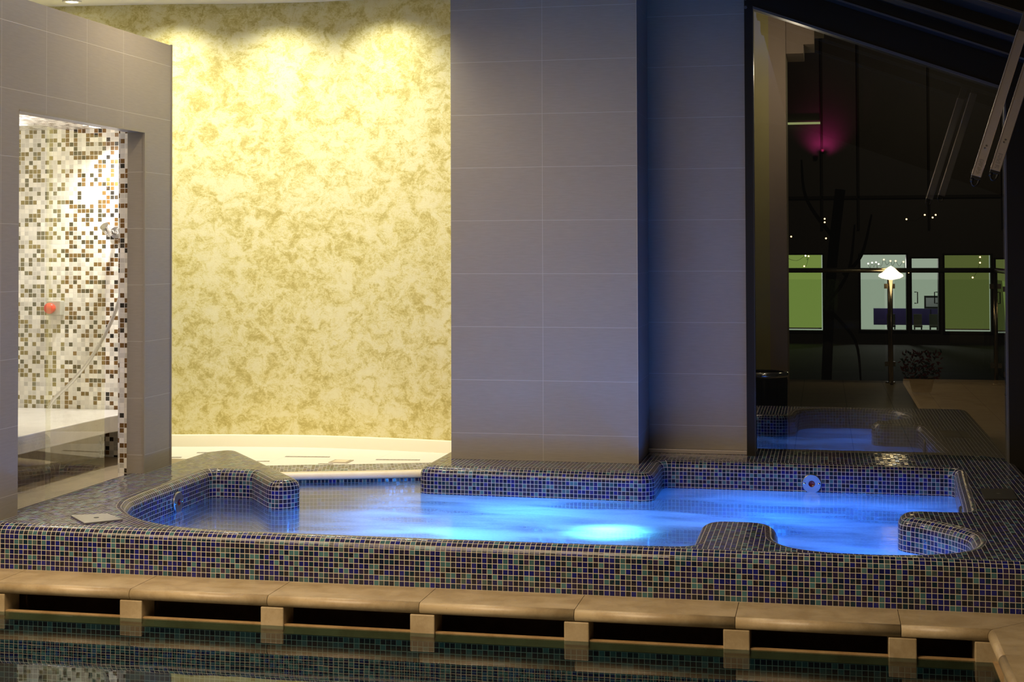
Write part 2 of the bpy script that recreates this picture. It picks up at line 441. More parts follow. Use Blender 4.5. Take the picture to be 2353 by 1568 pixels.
ON=[-n for n in normals_right(O)]
mb=MB(); sweep(mb,O,ON,bull(R_OUT,RZ,-.015,rz=.046),flip=True,voff=(R_OUT+.046)*math.pi/4+RZ-.046)
front=mb.build('outer_wall',M['spa'],tub)
rimpoly=[(p+n*R_IN) for p,n in zip(W,WN)]+[Vector((.9,8.95))]+[(p+n*R_OUT) for p,n in zip(O,ON)][::-1]+[Vector((-3.66,5.96)),Vector((-3.66,7.62))]
tri=tessellate_polygon([[Vector((p.x,p.y,0)) for p in rimpoly]])
mb=MB()
for t3 in tri:
    ps=[rimpoly[i] for i in t3]
    ar=(ps[1]-ps[0]).cross(ps[2]-ps[0])
    if ar<0: ps.reverse()
    mb.face([(p.x,p.y,RZ) for p in ps],[(p.x,p.y) for p in ps],0,True)
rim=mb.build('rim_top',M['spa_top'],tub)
mb=MB(); mb.face([(-3.8,5.95,-.7),(1.0,5.95,-.7),(1.0,8.6,-.7),(-3.8,8.6,-.7)],[(-3.8,5.95),(1,5.95),(1,8.6),(-3.8,8.6)])
mb.build('tub_floor',M['spa'],tub)
# low entry step between the peninsula and the pillar block
E_=catmull([(-3.45,8.02),(-3.25,8.09),(-2.953,8.19),(-2.64,8.283),(-2.32,8.395),(-2.12,8.47)],8)
E_=[Vector(p) for p in E_][::-1]; EN=normals_right(E_); EL=arclen(E_)     # travelling towards -X: right = +Y (away from the water)
mb=MB(); sweep(mb,E_,EN,[(0,.058,0),(0,-.72,-.778)],voff=PITCH*40)
mb.build('step_wall',M['spa'],tub)
prof=[(.0,.058,0),(-.016,.062,0),(-.022,.072,0),(-.020,.084,0),(-.012,.094,0),(.0,.100,0),(.03,.101,0)]
mb=MB(); sweep(mb,E_,EN,prof,flip=True); mb.build('step_nosing',M['cream'],tub)
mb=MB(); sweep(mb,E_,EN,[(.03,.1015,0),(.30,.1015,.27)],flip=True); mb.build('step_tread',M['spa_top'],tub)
# jet plates
def jet(c,axis,sz=.055):
    j=MB()
    j.lathe([(0.016,.006),(.018,.010),(sz-.003,.010),(sz,.007),(sz,.0)],c,64,0,axis,sm=False)
    o=j.build('jet_plate',M['steel'],tub)
    o2=MB().lathe([(0,.006),(.012,.0065),(.0175,.0105)],c,24,0,axis).build('jet_lens',M['darkred'],o); o2['label']='dark red sensor eye in the jet plate'
    for s in (-1,1):
        if axis=='-y': cc=(c[0]+s*.04,c[1],c[2])
        else: cc=(c[0],c[1]+s*.04,c[2])
        MB().lathe([(0,.0135),(.005,.0135),(.0075,.010)],cc,12,0,axis).build('screw',M['chrome'],o)
    return o
jet((-.069,8.399,.087),'-y',.052)['label']='round steel plate on the back wall of the right basin'
jet((-3.279,7.17,.086),'+x',.054)['label']='round steel plate on the left nook wall'
j=MB().lathe([(0.016,.010),(.024,.012),(.048,.010),(.054,.004),(.054,.0)],(0,0,0),40,0,'+x').build('jet_plate',M['plaque'],tub)
j.matrix_parent_inverse=Matrix.Translation(-Vector(tub.location)); j.location=(.6455,7.46,.09); j.rotation_euler=(0,0,math.pi)
j['label']='dark round plate on the right inner wall'
# spa water
i0=min(range(len(W)),key=lambda i:(W[i]-Vector((-3.2,8.105))).length if i<len(W)*.4 else 9)
i1=min(range(len(W)),key=lambda i:(W[i]-Vector((-2.209,8.44))).length)
wp=[p for p in W[i0:i1+1]]+[p for p in E_ if -3.2<p.x<-2.21]
tri=tessellate_polygon([[Vector((p.x,p.y,0)) for p in wp]])
mb=MB()
for t3 in tri:
    ps=[wp[i] for i in t3]
    if (ps[1]-ps[0]).cross(ps[2]-ps[0])<0: ps.reverse()
    mb.face([(p.x,p.y,WZ) for p in ps],None,0,True)
sw=mb.build('spa_water',M['spa_water'])
tag(sw,'glowing blue bubbling water filling the mosaic hot tub','water',kind='stuff')
# underwater lamp fixture
ul=MB().lathe([(.105,-.50),(.105,-.03),(.13,-.02),(.13,0),(.095,.008)],(-1.0,7.0,-.20),32).build('underwater_lamp',M['steel'],tub)
MB().lathe([(0,.004),(.095,.002)],(-1.0,7.0,-.20),32).build('lamp_lens',emission('lamp_lens_glow',C(.25,.75,1),14),ul)

# cover plates on the rim
def cover(name,pts,mat,hole,label):
    cx=sum(p[0] for p in pts)/4; cy=sum(p[1] for p in pts)/4
    e=empty(name,(cx,cy,RZ)); tag(e,label,'cover plate')
    mb=MB(); z0,z1=RZ+.001,RZ+.007
    mb.face([(x,y,z1) for x,y in pts]); mb.face([(x,y,z0) for x,y in pts][::-1])
    for a,b in zip(pts,pts[1:]+pts[:1]): mb.face([(*a,z0),(*b,z0),(*b,z1),(*a,z1)])
    mb.build('plate',mat,e)
    MB().cyl((cx,cy,z1-.001),(cx,cy,z1+.001),.012 if hole else .008,n=20).build('lift_hole' if hole else 'lift_stud',M['black'] if hole else M['darktrim'],e)
cover('cover_plate',[(-3.165,5.972),(-3.045,6.092),(-3.182,6.212),(-3.322,6.138)],M['steel'],True,'bright steel cover plate with a black hole on the left rim')
cover('cover_plate',[(.745,7.372),(.897,7.398),(.909,7.712),(.757,7.688)],M['plaque'],False,'dark square cover plate on the right rim')

# ------------------------------------------------------------------ walls, floor, ceiling
GW=catmull([(-6.2,8.70),(-5.6,8.90),(-5.1,9.02),(-4.7,9.07),(-4.2,9.125),(-3.8,9.20),(-3.3,9.25),(-2.85,9.225),(-2.3,9.14),(-1.9,9.05)],8)
GW=[Vector(p) for p in GW]; GL=arclen(GW)
mb=MB()
for i in range(len(GW)-1):
    a,b=GW[i],GW[i+1]
    mb.face([(a.x,a.y,.02),(b.x,b.y,.02),(b.x,b.y,3.03),(a.x,a.y,3.03)],[(GL[i],.02),(GL[i+1],.02),(GL[i+1],3.03),(GL[i],3.03)],0,True)
struct(mb.build('wall_back',M['gold']),'curved wall of mottled gold plaster washed by downlights','wall')
GN=normals_right(GW)       # travelling +X: right = -Y, towards the room
mb=MB(); sweep(mb,GW,GN,[(.012,.098,0),(.012,.172,0),(.006,.18,0),(0,.18,0)])
struct(mb.build('baseboard_back',simple('pale_cream_stone',C(.86,.81,.64),.4)),'pale cream skirting at the foot of the gold wall','baseboard')
# pale floor behind the tub
fp=[Vector((-6.2,7.75)),Vector((-3.72,7.75)),Vector((-3.45,8.0))]+[p+n*.29 for p,n in zip(E_,EN)][::-1]+[Vector((-1.9,8.9)),Vector((-1.9,9.5)),Vector((-6.2,9.5))]
tri=tessellate_polygon([[Vector((p.x,p.y,0)) for p in fp]]); mb=MB()
for t3 in tri:
    ps=[fp[i] for i in t3]
    if (ps[1]-ps[0]).cross(ps[2]-ps[0])<0: ps.reverse()
    mb.face([(p.x,p.y,.1) for p in ps],[(p.x,p.y) for p in ps])
fl=mb.build('floor',M['floor']); struct(fl,'pale tiled floor between the hot tub and the gold wall','floor')
for (x0,y0,x1,y1,w) in [(-3.30,8.80,-3.02,8.83,.03),(-2.70,8.77,-2.43,8.805,.03),(-3.41,8.56,-3.32,8.58,.022),(-3.92,8.865,-3.84,8.88,.03),(-4.02,8.625,-3.925,8.64,.03),(-2.99,8.53,-2.90,8.545,.022)]:
    d=Vector((x1-x0,y1-y0)); n=Vector((-d.y,d.x)).normalized()*w*.5
    P=[(x0-n.x,y0-n.y),(x1-n.x,y1-n.y),(x1+n.x,y1+n.y),(x0+n.x,y0+n.y)]
    mb=MB(); mb.face([(x,y,.102) for x,y in P],[(x,y) for x,y in P])
    for a,b in zip(P,P[1:]+P[:1]): mb.face([(*a,.0985),(*b,.0985),(*b,.102),(*a,.102)])
    mb.build('mosaic_inlay',M['spa'],fl)
dr=empty('floor_drain',(-2.885,8.65,.1)); tag(dr,'square beige floor drain in the pale floor behind the tub','drain')
bevel(MB().box(-2.945,-2.825,8.585,8.715,.0995,.104).build('drain_frame',M['alu'],dr),.001)
MB().box(-2.928,-2.842,8.602,8.698,.1035,.1055).build('drain_grate',M['cream'],dr)

# ceiling over the hall and the back area
mb=MB(); mb.box(-6.2,-.43,-2.0,9.6,3.03,3.13)
struct(mb.build('ceiling',M['white']),'flat white ceiling above the gold wall','ceiling')
# pillar and the narrow wall beside the window
mb=MB(); mb.box(-2.095,-1.016,8.27,9.1,RZ+.0005,3.03)
struct(mb.build('wall_middle',M['tile_pillar']),'broad taupe tiled pillar wall rising behind the tub','wall')
mb=MB(); mb.box(-1.016,-.439,8.79,9.1,RZ,3.03,skip='-z')
struct(mb.build('wall_right',M['tile_side']),'narrow taupe tiled wall between the pillar and the dark window','wall')
mb=MB(); mb.box(-1.016,-.439,8.745,8.789,RZ,.212)
struct(bevel(mb.build('trim_1',M['alu']),.002),'thin metal ledge at the foot of the narrow tiled wall','trim')
# partition with the shower opening
mb=MB()
mb.box(-3.68,-3.58,5.955,6.13,.15,2.545,0,skip='+z')
mb.box(-3.68,-3.58,6.13,7.405,2.03,2.545,0,skip='-y +y')
mb.box(-3.68,-3.58,7.405,7.74,.15,2.545,1)
mb.face([(-3.68,5.955,2.545),(-3.58,5.955,2.545),(-3.58,7.405,2.545),(-3.68,7.405,2.545)])
pw=mb.build('wall_left',[M['tile_part'],M['tile_plain']]); struct(pw,'taupe tiled partition wall with a tall shower opening','wall')
MB().box(-3.586,-3.577,7.401,7.411,.19,2.03).build('corner_trim',M['trimsteel'],pw)
MB().box(-3.586,-3.576,7.733,7.744,.19,2.55).build('corner_trim',M['trimsteel'],pw)
MB().box(-3.588,-3.577,6.13,7.405,2.026,2.034).build('corner_trim',M['trimsteel'],pw)
# shower room
mb=MB()
mb.box(-5.05,-4.0,8.25,8.33,.10,2.13)
mb.box(-3.735,-3.68,7.412,7.735,.10,2.13)
q4=[(-3.735,7.735),(-3.705,7.735),(-3.99,8.33),(-4.02,8.33)]
for a,b in zip(q4,q4[1:]+q4[:1]):
    mb.face([(*a,.10),(*b,.10),(*b,2.13),(*a,2.13)],[(a[1],.1),(b[1],.1),(b[1],2.13),(a[1],2.13)])
mb.box(-5.15,-5.05,5.7,8.35,.10,2.13)
mb.box(-5.15,-3.68,5.62,5.7,.10,2.13)
struct(mb.build('wall_shower',M['shower']),'white, olive and brown mosaic walls inside the shower, olive to brown painted for the light','wall')
mb=MB(); mb.box(-5.15,-3.735,5.62,7.735,2.13,2.16); mb.box(-5.15,-4.0,7.735,8.33,2.13,2.16); mb.face([(-4.0,7.735,2.13),(-4.0,8.30,2.13),(-3.735,7.735,2.13)],[(-4,7.735),(-4,8.3),(-3.735,7.735)])
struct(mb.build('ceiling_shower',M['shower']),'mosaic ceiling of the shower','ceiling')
mb=MB(); mb.box(-5.05,-3.665,5.7,8.25,.08,.15)
struct(mb.build('floor_shower',simple('tan_shower_floor',C(.34,.27,.17),.4,0,.1,9)),'tan floor of the shower behind the glass','floor')
# shower bench
P=[(-4.86,8.25),(-5.05,8.25),(-5.05,6.2),(-4.06,6.75),(-4.03,8.25)]
be=empty('shower_bench',(-4.5,7.5,.15)); tag(be,'white stone bench slab inside the mosaic shower','bench')
P=[(-5.04,8.24),(-5.04,6.3),(-4.055,6.3),(-4.03,8.04),(-3.76,8.10),(-3.76,8.24)]
P=[(-5.04,8.24),(-5.04,6.3),(-4.06,6.3),(-4.05,7.0),(-4.03,7.9),(-3.985,8.1),(-4.05,8.24)]
mb=MB(); mb.face([(x,y,.436) for x,y in P]); mb.face([(x,y,.34) for x,y in P][::-1])
for a,b in zip(P,P[1:]+P[:1]): mb.face([(*b,.436),(*b,.34),(*a,.34),(*a,.436)][::-1])
bevel(mb.build('bench_slab',M['bench'],be,weld='n'),.006,3)
MB().box(-4.9,-4.25,6.4,8.2,.15,.34).build('bench_base',M['lime'],be)
# shower head bracket, hose, alarm button
sh=empty('shower_bracket',(-4.15,8.25,1.5)); tag(sh,'small chrome shower outlet high on the mosaic wall','shower fitting')
MB().cyl((-4.17,8.25,1.50),(-4.17,8.238,1.50),.035,n=28).build('wall_plate',M['chrome'],sh)
MB().tube([(-4.17,8.24,1.50),(-4.175,8.20,1.505),(-4.182,8.17,1.515)],.013).build('arm',M['chrome'],sh)
MB().cyl((-4.178,8.185,1.49),(-4.192,8.135,1.54),.022,.028,n=24).build('nozzle',M['chrome'],sh)
MB().tube([(-4.15,8.19,1.50),(-4.12,8.20,1.49),(-4.085,8.22,1.45)],.007).build('pipe',M['chrome'],sh)
ho=catmull([(-4.075,8.19,1.40),(-4.08,8.185,1.25),(-4.13,8.18,1.06),(-4.20,8.175,.90),(-4.30,8.17,.74),(-4.42,8.165,.60),(-4.52,8.16,.51),(-4.56,8.15,.449)],8)
h=MB().tube(ho,.011,14).build('shower_hose',M['hose']); tag(h,'pale ribbed shower hose hanging in a curve to the bench','hose')
al=empty('alarm_button',(-4.56,8.25,1.045)); tag(al,'red push button on a grey box on the shower wall','button')
bevel(MB().box(-4.605,-4.51,8.20,8.25,1.0,1.09).build('button_box',M['greyplastic'],al),.006,3)
MB().lathe([(0.026,0),(.026,.02),(.033,.022),(.033,.036),(.026,.044),(0,.046)],(-4.567,8.20,1.045),28,0,'-y').build('push_button',M['red'],al)
# shower ceiling lights
cl=empty('ceiling_light',(-4.55,7.75,2.13)); tag(cl,'round recessed lamp in the left of the shower ceiling','ceiling light')
MB().lathe([(.10,0),(.10,-.012),(.07,-.012)],(-4.55,7.75,2.13),36).build('light_ring',M['white'],cl)
MB().lathe([(.07,-.010),(0,-.010)],(-4.55,7.75,2.13),36).build('light_lens',emission('shower_lens',C(1,.93,.82),3),cl)
cl=empty('ceiling_light',(-4.1,7.9,2.13)); tag(cl,'small square lamp at the right of the shower ceiling','ceiling light')
MB().box(-4.17,-4.03,7.83,7.97,2.112,2.13).build('light_frame',M['steel'],cl)
MB().box(-4.145,-4.055,7.855,7.945,2.108,2.113).build('light_lens',emission('shower_lens_bright',C(1,.95,.88),10),cl)
# glass screen in the opening
gs=empty('shower_screen',(-3.62,6.6,.19)); tag(gs,'clear glass shower screen standing in the tiled opening','glass screen')
for (a,b,x) in ((6.135,6.455,-3.60),(6.452,7.045,-3.625)):
    mb=MB(); mb.face([(x,a,.195),(x,b,.195),(x,b,1.98),(x,a,1.98)])
    g=mb.build('glass_pane',M['screen'],gs)

# downlight over the gold wall
dl=empty('downlight',(-4.80,8.86,3.03)); tag(dl,'round recessed downlight in the white ceiling at top left','downlight')
MB().lathe([(.055,0),(.062,-.002),(.062,-.008),(.045,-.010),(.040,-.004)],(-4.80,8.86,3.03),36).build('light_ring',M['white'],dl)
MB().lathe([(.040,-.004),(0,-.004)],(-4.80,8.86,3.03),36).build('light_lens',emission('downlight_lens',C(1,.96,.86),12),dl)

# ------------------------------------------------------------------ window wall and sloping roof
SL=-.3655
def rail_z(x): return 2.792+SL*(x+.385)
win=empty('window_1',(.35,8.75,.19)); struct(win,'tall dark framed window under the sloping roof','window')
MB().box(-.438,-.388,8.70,8.80,RZ,2.98).build('window_frame',M['dark'],win)
for z in (2.85,2.80): MB().cyl((-.43,8.70,z),(-.43,8.695,z),.009,n=14).build('bolt',M['darktrim'],win)
MB().box(-.392,-.386,8.698,8.742,.19,2.79).build('gasket',M['black'],win)
mb=MB(); mb.box(1.014,1.40,8.69,8.82,0,2.30); mb.build('window_frame',M['dark'],win)
MB().box(1.005,1.016,8.698,8.742,.19,2.27).build('gasket',M['darktrim'],win)
def slope_bar(x0,x1,y0,y1,z0,z1,name,mat,parent):
    """bar following the roof slope; z0,z1 measured from rail_z"""
    mb=MB(); q=lambda x,y,z:(x,y,rail_z(x)+z)
    v=[q(x0,y0,z0),q(x1,y0,z0),q(x1,y1,z0),q(x0,y1,z0),q(x0,y0,z1),q(x1,y0,z1),q(x1,y1,z1),q(x0,y1,z1)]
    for f in ((0,1,5,4),(1,2,6,5),(2,3,7,6),(3,0,4,7),(4,5,6,7),(3,2,1,0)): mb.face([v[i] for i in f])
    return mb.build(name,mat,parent)
slope_bar(-.388,1.4,8.70,8.80,0,.185,'top_rail',M['dark'],win)
slope_bar(-.388,1.4,8.692,8.70,-.003,.012,'rail_trim',M['darktrim'],win)
mb=MB()
mb.face([(-.388,8.75,RZ),(1.016,8.75,RZ),(1.016,8.75,rail_z(1.016)),(-.388,8.75,rail_z(-.388))])
pane=mb.build('glass_pane',M['glass'],win)
rf=empty('roof',(1.,5.,2.6)); struct(rf,'dark sloping roof with bronze rafters at the upper right','roof')
slope_bar(-.43,4.2,-2.,8.85,.235,.30,'roof_panel',M['dark'],rf)
for k,y in enumerate((8.56,7.98,7.3,6.6)):
    b=slope_bar(-.43,4.2,y-.10,y+.04,.165,.235,'rafter',M['dark'],rf)
    slope_bar(-.43,4.2,y-.104,y-.098,.162,.172,'rafter_trim',M['darktrim'],b)
# window actuators
def actuator(x0,z0,x1,z1,y,label):
    a=Vector((x0,y,z0)); b=Vector((x1,y,z1)); d=(b-a); L=d.length; d.normalize()
    sx=d.cross(Vector((0,-1,0))).normalized()     # across
    if sx.x<0: sx=-sx
    Mx=Matrix.Translation(a)@Matrix((sx,Vector((0,1,0)),d)).transposed().to_4x4()
    e=empty('window_actuator',a); tag(e,label,'window actuator','steel actuators on the roof')
    bevel(MB().box(-.022,.022,-.02,.02,0,L,M=Mx).build('housing',M['alu'],e),.003,2)
    MB().box(-.0235,-.0195,-.022,.0,0,L,M=Mx).build('edge_rail',M['alu'],e)
    MB().box(-.021,.021,-.019,.019,-.012,0,M=Mx).build('end_cap',M['black'],e)
    T=lambda x,yy,z:tuple(Mx@Vector((x,yy,z)))
    MB().tube(catmull([T(-.014,0,-.01),T(-.012,0,-.03),T(.0,0,-.043),T(.014,0,-.034),T(.017,0,-.01)],6),.005,10).build('cable',M['black'],e)
    MB().cyl(T(-.014,0,-.012),T(-.013,0,-.03),.008,n=14).build('cable_gland',M['black'],e)
    MB().box(-.030,-.022,-.008,.008,.01,.03,M=Mx).build('side_clip',M['chrome'],e)
    for dz in (.137,.150): 
        MB().cyl(T(-.004+ (dz-.137)*.3,-.0195,dz),T(-.004+(dz-.137)*.3,-.0225,dz),.0042,n=14).build('screw',M['steel'],e)
    lab=MB()
    random.seed(int(x0*1000))
    for r in range(13):
        for c in range(4):
            if random.random()<.7: lab.box(-.010+c*.005,-.006+c*.005+random.random()*.001,-.0206,-.0198,.014+r*.0055,.0155+r*.0055,M=Mx)
    lab.build('printed_marks',M['print'],e)
    return e,Mx,L
e,Mx,L=actuator(.704,1.722,.915,2.395,7.2,'left of the two slanted aluminium actuators, hanging its end lower')
MB().box(-.02,.02,-.015,.015,L,L+.10,M=Mx).build('bracket',M['darktrim'],e)
e,Mx,L=actuator(.785,1.746,1.0,2.43,7.17,'right of the two slanted aluminium actuators, set slightly higher')
MB().box(-.02,.02,-.015,.015,L,L+.05,M=Mx).build('bracket',M['darktrim'],e)

# ------------------------------------------------------------------ pool edge
JX=[-4.02,-3.40,-2.787,-2.19,-1.56,-.944,-.332,.271]
names=['coping stone at the far left edge below the partition wall','coping stone below the steel cover plate side of the tub','third coping stone from the left along the pool edge','coping stone below the tub front, left of the middle one','middle coping stone of the pool edge, below the bright water','coping stone below the middle rim bulge of the tub','coping stone left of the mitred corner piece']
def coping(poly,edges,label,group='limestone coping along the pool'):
    pass
def coping_front(x0,x1,mitre=False):
    g=.0012; mb=MB(); zt,zb=0.,-.045; r=.0225; yf,yb=5.632,5.896
    prof=[(yb,zt)]+[(yf+r-r*math.sin(a),zt-r+r*math.cos(a)) for a in [math.pi*k/8 for k in range(9)]]+[(yb,zb)]
    X0=lambda y:x0+g
    X1=(lambda y:x1-g) if not mitre else (lambda y:.575+(y-5.632)-g)
    for (ya,za),(yb2,zb2) in zip(prof,prof[1:]+prof[:1]):
        mb.face([(X0(ya),ya,za),(X0(yb2),yb2,zb2),(X1(yb2),yb2,zb2),(X1(ya),ya,za)],None,0,abs(ya-yb2)<.03)
    mb.face([(X0(y),y,z) for y,z in prof][::-1]); mb.face([(X1(y),y,z) for y,z in prof])
    return mb.build('coping_stone',M['lime'],weld='n')
ORD=['leftmost','second from the left','third from the left','fourth from the left','fifth from the left','sixth from the left','seventh from the left']
for i in range(7):
    o=coping_front(JX[i],JX[i+1]); tag(o,'%s of the front limestone coping stones along the pool edge'%ORD[i],'coping stone','limestone coping stones in front of the tub')
o=coping_front(JX[7],0,True); tag(o,'mitred limestone coping stone ending at the pool corner, right','coping stone','limestone coping stones in front of the tub')
def coping_side(y0,y1,mitre=False):
    g=.0012; mb=MB(); zt,zb=0.,-.045; r=.0225; xf,xb=.575,.835
    prof=[(xb,zt)]+[(xf+r-r*math.sin(a),zt-r+r*math.cos(a)) for a in [math.pi*k/8 for k in range(9)]]+[(xb,zb)]
    Y1=(lambda x:y1-g) if not mitre else (lambda x:5.632+(x-.575)-.0015)
    for (xa,za),(xb2,zb2) in zip(prof,prof[1:]+prof[:1]):
        mb.face([(xa,y0+g,za),(xa,Y1(xa),za),(xb2,Y1(xb2),zb2),(xb2,y0+g,zb2)],None,0,abs(xa-xb2)<.03)
    mb.face([(x,y0+g,z) for x,z in prof]); mb.face([(x,Y1(x),z) for x,z in prof][::-1])
    return mb.build('coping_stone',M['lime'],weld='n')
tag(coping_side(5.30,0,True),'mitred limestone coping stone turning the corner along the right pool side','coping stone','limestone coping stones on the right pool side')
tag(coping_side(4.70,5.30),'limestone coping stone on the right pool side, nearest the viewer','coping stone','limestone coping stones on the right pool side')
BX=[(-3.455,-3.352),(-2.832,-2.734),(-2.22,-2.123),(-1.598,-1.498),(-.984,-.887),(-.377,-.278),(.226,.327),(.531,.632)]
BO=['leftmost','second from the left','third from the left','fourth from the left','fifth from the left','sixth from the left','seventh from the left','rightmost, at the pool corner']
for (a,b),n in zip(BX,BO):
    o=bevel(MB().box(a,b,5.639,5.76,-.135,-.0455).build('support_block',M['lime']),.004,2)
    tag(o,'limestone block holding up the coping at the water line, %s'%n,'stone block','stone blocks under the coping')
o=bevel(MB().box(.592,.70,5.20,5.30,-.135,-.0455).build('support_block',M['lime']),.004,2)
tag(o,'limestone block under the coping of the right pool side','stone block')
# overflow channel and pool basin
mb=MB(); mb.box(-4.2,.60,5.648,5.668,-.150,-.1135)
mb.box(.592,.612,3.5,5.668,-.150,-.1135)
struct(mb.build('trim_2',M['lime_wet']),'wet stone curb of the overflow channel at the water line','trim')
mb=MB(); mb.box(-4.2,1.2,5.90,5.95,-.5,-.0455); mb.box(-4.2,.95,5.70,5.90,-.36,-.30); mb.box(.88,.93,3.5,5.9,-.5,-.0455); mb.box(.65,.90,3.5,5.70,-.36,-.30)
struct(mb.build('trim_3',M['gutter']),'dark overflow channel behind the stone blocks','trim')
mb=MB()
mb.box(-4.4,.594,5.650,5.70,-1.5,-.150); mb.box(.594,.65,3.0,5.70,-1.5,-.150)
struct(mb.build('wall_pool',M['pool']),'dark mosaic side of the swimming pool under water','wall')
mb=MB(); mb.face([(-4.4,1.,-1.5),(.62,1.,-1.5),(.62,5.69,-1.5),(-4.4,5.69,-1.5)],[(-4.4,1),(.62,1),(.62,5.69),(-4.4,5.69)])
struct(mb.build('floor_pool',M['pool']),'dark bottom of the swimming pool','floor')
mb=MB(); mb.face([(-4.4,1.,PWZ),(.62,1.,PWZ),(.62,5.66,PWZ),(-4.4,5.66,PWZ)])
tag(mb.build('pool_water',M['pool_water']),'still dark water of the swimming pool reflecting the tub','water',kind='stuff')
mb=MB(); mb.box(.8365,4.2,1.,5.885,-.05,-.001); mb.box(1.062,4.2,5.885,8.69,-.05,-.001)
struct(mb.build('floor_deck',M['lime']),'limestone deck to the right of the tub','floor')

# ------------------------------------------------------------------ outside
mb=MB(); mb.face([(-1.2,8.86,0),(1.85,8.86,0),(1.85,16.2,0),(-1.2,16.2,0)],[(-1.2,8.86),(1.85,8.86),(1.85,16.2),(-1.2,16.2)])
mb.box(-1.2,1.85,8.86,16.2,-.2,-.003)
struct(mb.build('floor_terrace',M['terrace']),'dim paved terrace outside the window','floor')
M['pier']=simple('beige_render',C(.32,.24,.18),.7,0,.08,3)
M['pier_lit']=simple('yellow_lit_render',C(.36,.31,.13),.7,0,.08,3)  # yellow light on the wall's left part, put into the render colour
mb=MB(); mb.box(-.62,-.345,10.0,10.5,0,3.3,1); mb.box(-.345,-.232,10.0,10.5,0,3.3,0)
mb.box(-.232,-.115,10.05,10.5,2.70,3.3,0); mb.box(-.115,-.045,10.05,10.5,2.76,3.3,0); mb.box(-.045,.02,10.05,10.5,2.86,3.3,0)
struct(mb.build('wall_terrace',[M['pier'],M['pier_lit']]),'beige wall with stepped top standing on the terrace outside','wall')
bn=empty('litter_bin',(-.37,9.35,0)); tag(bn,'dark round steel bin outside behind the left of the window','bin')
MB().lathe([(0,.01),(.15,.01),(.152,.03),(.152,.58),(.148,.60)],(-.37,9.35,0),40).build('bin_body',simple('dark_gloss_steel',C(.02,.02,.02),.15,.6),bn)
MB().lathe([(.148,.598),(.157,.60),(.157,.625),(.13,.63)],(-.37,9.35,0),40).build('bin_rim',M['chrome'],bn)
# railing
rl=empty('railing',(.68,15.93,0)); tag(rl,'steel and glass railing along the far edge of the terrace','railing')
M['rsteel']=simple('railing_steel',C(.42,.36,.28),.25,1.0)
MB().tube([(-1.1,15.95,1.175),(1.74,15.90,1.175)],.025,16).build('handrail',M['rsteel'],rl)
MB().tube([(1.74,15.90,1.175),(1.74,13.2,1.175)],.025,16).build('handrail',M['rsteel'],rl)
M['rglass']=glass('railing_glass',1.45,C(.85,.9,.86))
for (x,y) in ((-.75,15.94),(.68,15.93),(1.73,15.88),(1.73,14.75),(1.73,13.5)):
    p=MB().cyl((x,y,.0),(x,y,1.15),.022,n=20).build('post',M['rsteel'],rl)
    MB().cyl((x,y,0),(x,y,.015),.05,n=24).build('base_flange',M['rsteel'],p)
    for z in (1.01,.2):
        MB().box(x-.055,x+.055,y-.014,y+.014,z-.025,z+.025).build('glass_clamp',M['rsteel'],p)
for (a,b) in (((-.70,15.94),(.63,15.93)),((.73,15.93),(1.68,15.90)),((1.73,15.83),(1.73,14.80)),((1.73,14.70),(1.73,13.55))):
    mb=MB(); mb.face([(a[0],a[1],.12),(b[0],b[1],.12),(b[0],b[1],1.08),(a[0],a[1],1.08)]); mb.build('glass_panel',M['rglass'],rl)
# glowing bowl lamp on its own pole behind the railing
tl=empty('torch_lamp',(.685,15.72,0)); tag(tl,'bright glowing bowl lamp on a pole at the terrace railing','lamp')
MB().cyl((.685,15.72,0),(.685,15.72,1.10),.018,n=16).build('pole',M['rsteel'],tl)
MB().lathe([(.02,-.035),(.09,-.02),(.125,.0),(.12,.02),(.08,.045),(.04,.085),(0,.11)],(.685,15.72,1.115),32).build('lamp_bowl',emission('torch_glow',C(1,.78,.42),4.5),tl)
# planter with red flowers
pl=empty('flower_pot',(.93,14.9,0)); tag(pl,'pot of dark red flowers on the terrace right of the lamp','plant')
MB().lathe([(0,.01),(.09,.01),(.12,.13),(.13,.15),(.11,.15),(.10,.13),(0,.13)],(.93,14.9,0),28).build('pot',simple('dark_pot',C(.035,.025,.018),.6),pl)
random.seed(3); fo=MB(); pe=MB()
for k in range(260):
    a=random.random()*6.28; r=random.random()**.5*.20; z=.13+random.random()*.27
    c=Vector((.93+r*math.cos(a),14.9+r*math.sin(a),z)); t=Vector((random.uniform(-1,1),random.uniform(-1,1),random.uniform(-.2,1))).normalized(); u=t.orthogonal().normalized()
    m=pe if k%3 else fo; sz=.035
    m.face([c-t*sz*.2,c+u*sz*.35+t*sz*.4,c+t*sz*1.3,c-u*sz*.35+t*sz*.4])
tag(fo.build('leaves',simple('dark_leaf',C(.03,.05,.02),.5),pl),kind='stuff'); tag(pe.build('petals',simple('red_petal',C(.20,.025,.022),.5),pl),kind='stuff')
# tree beyond the railing
tr=empty('tree',(.75,30,-1.2)); tag(tr,'dark bare tree trunk with thin branches beyond the railing','tree')
MB().tube(catmull([(.05,30,-1.3),(.10,30,-.2),(.14,30.1,.6),(.22,30,1.5),(.35,30,2.6)],6),.10,12).build('trunk',simple('bark',C(.035,.025,.018),.9,0,.3,30),tr)
bb=simple('branch_bark',C(.05,.035,.022),.9)
for q in ([(.14,30,.4),(.5,29.8,1.0),(.62,29.8,1.9)],[(.14,30,.2),(.62,30.2,-.4),(.72,30.2,-1.2)],[(.25,30,1.6),(-.3,30,2.4),(-.4,30,3.2)],[(.4,30,.9),(.75,30,1.3),(.95,30,2.1)]):
    MB().tube(catmull(q,5),[.045*(1-.6*i/(len(catmull(q,5))-1)) for i in range(len(catmull(q,5)))],8).build('branch',bb,tr)
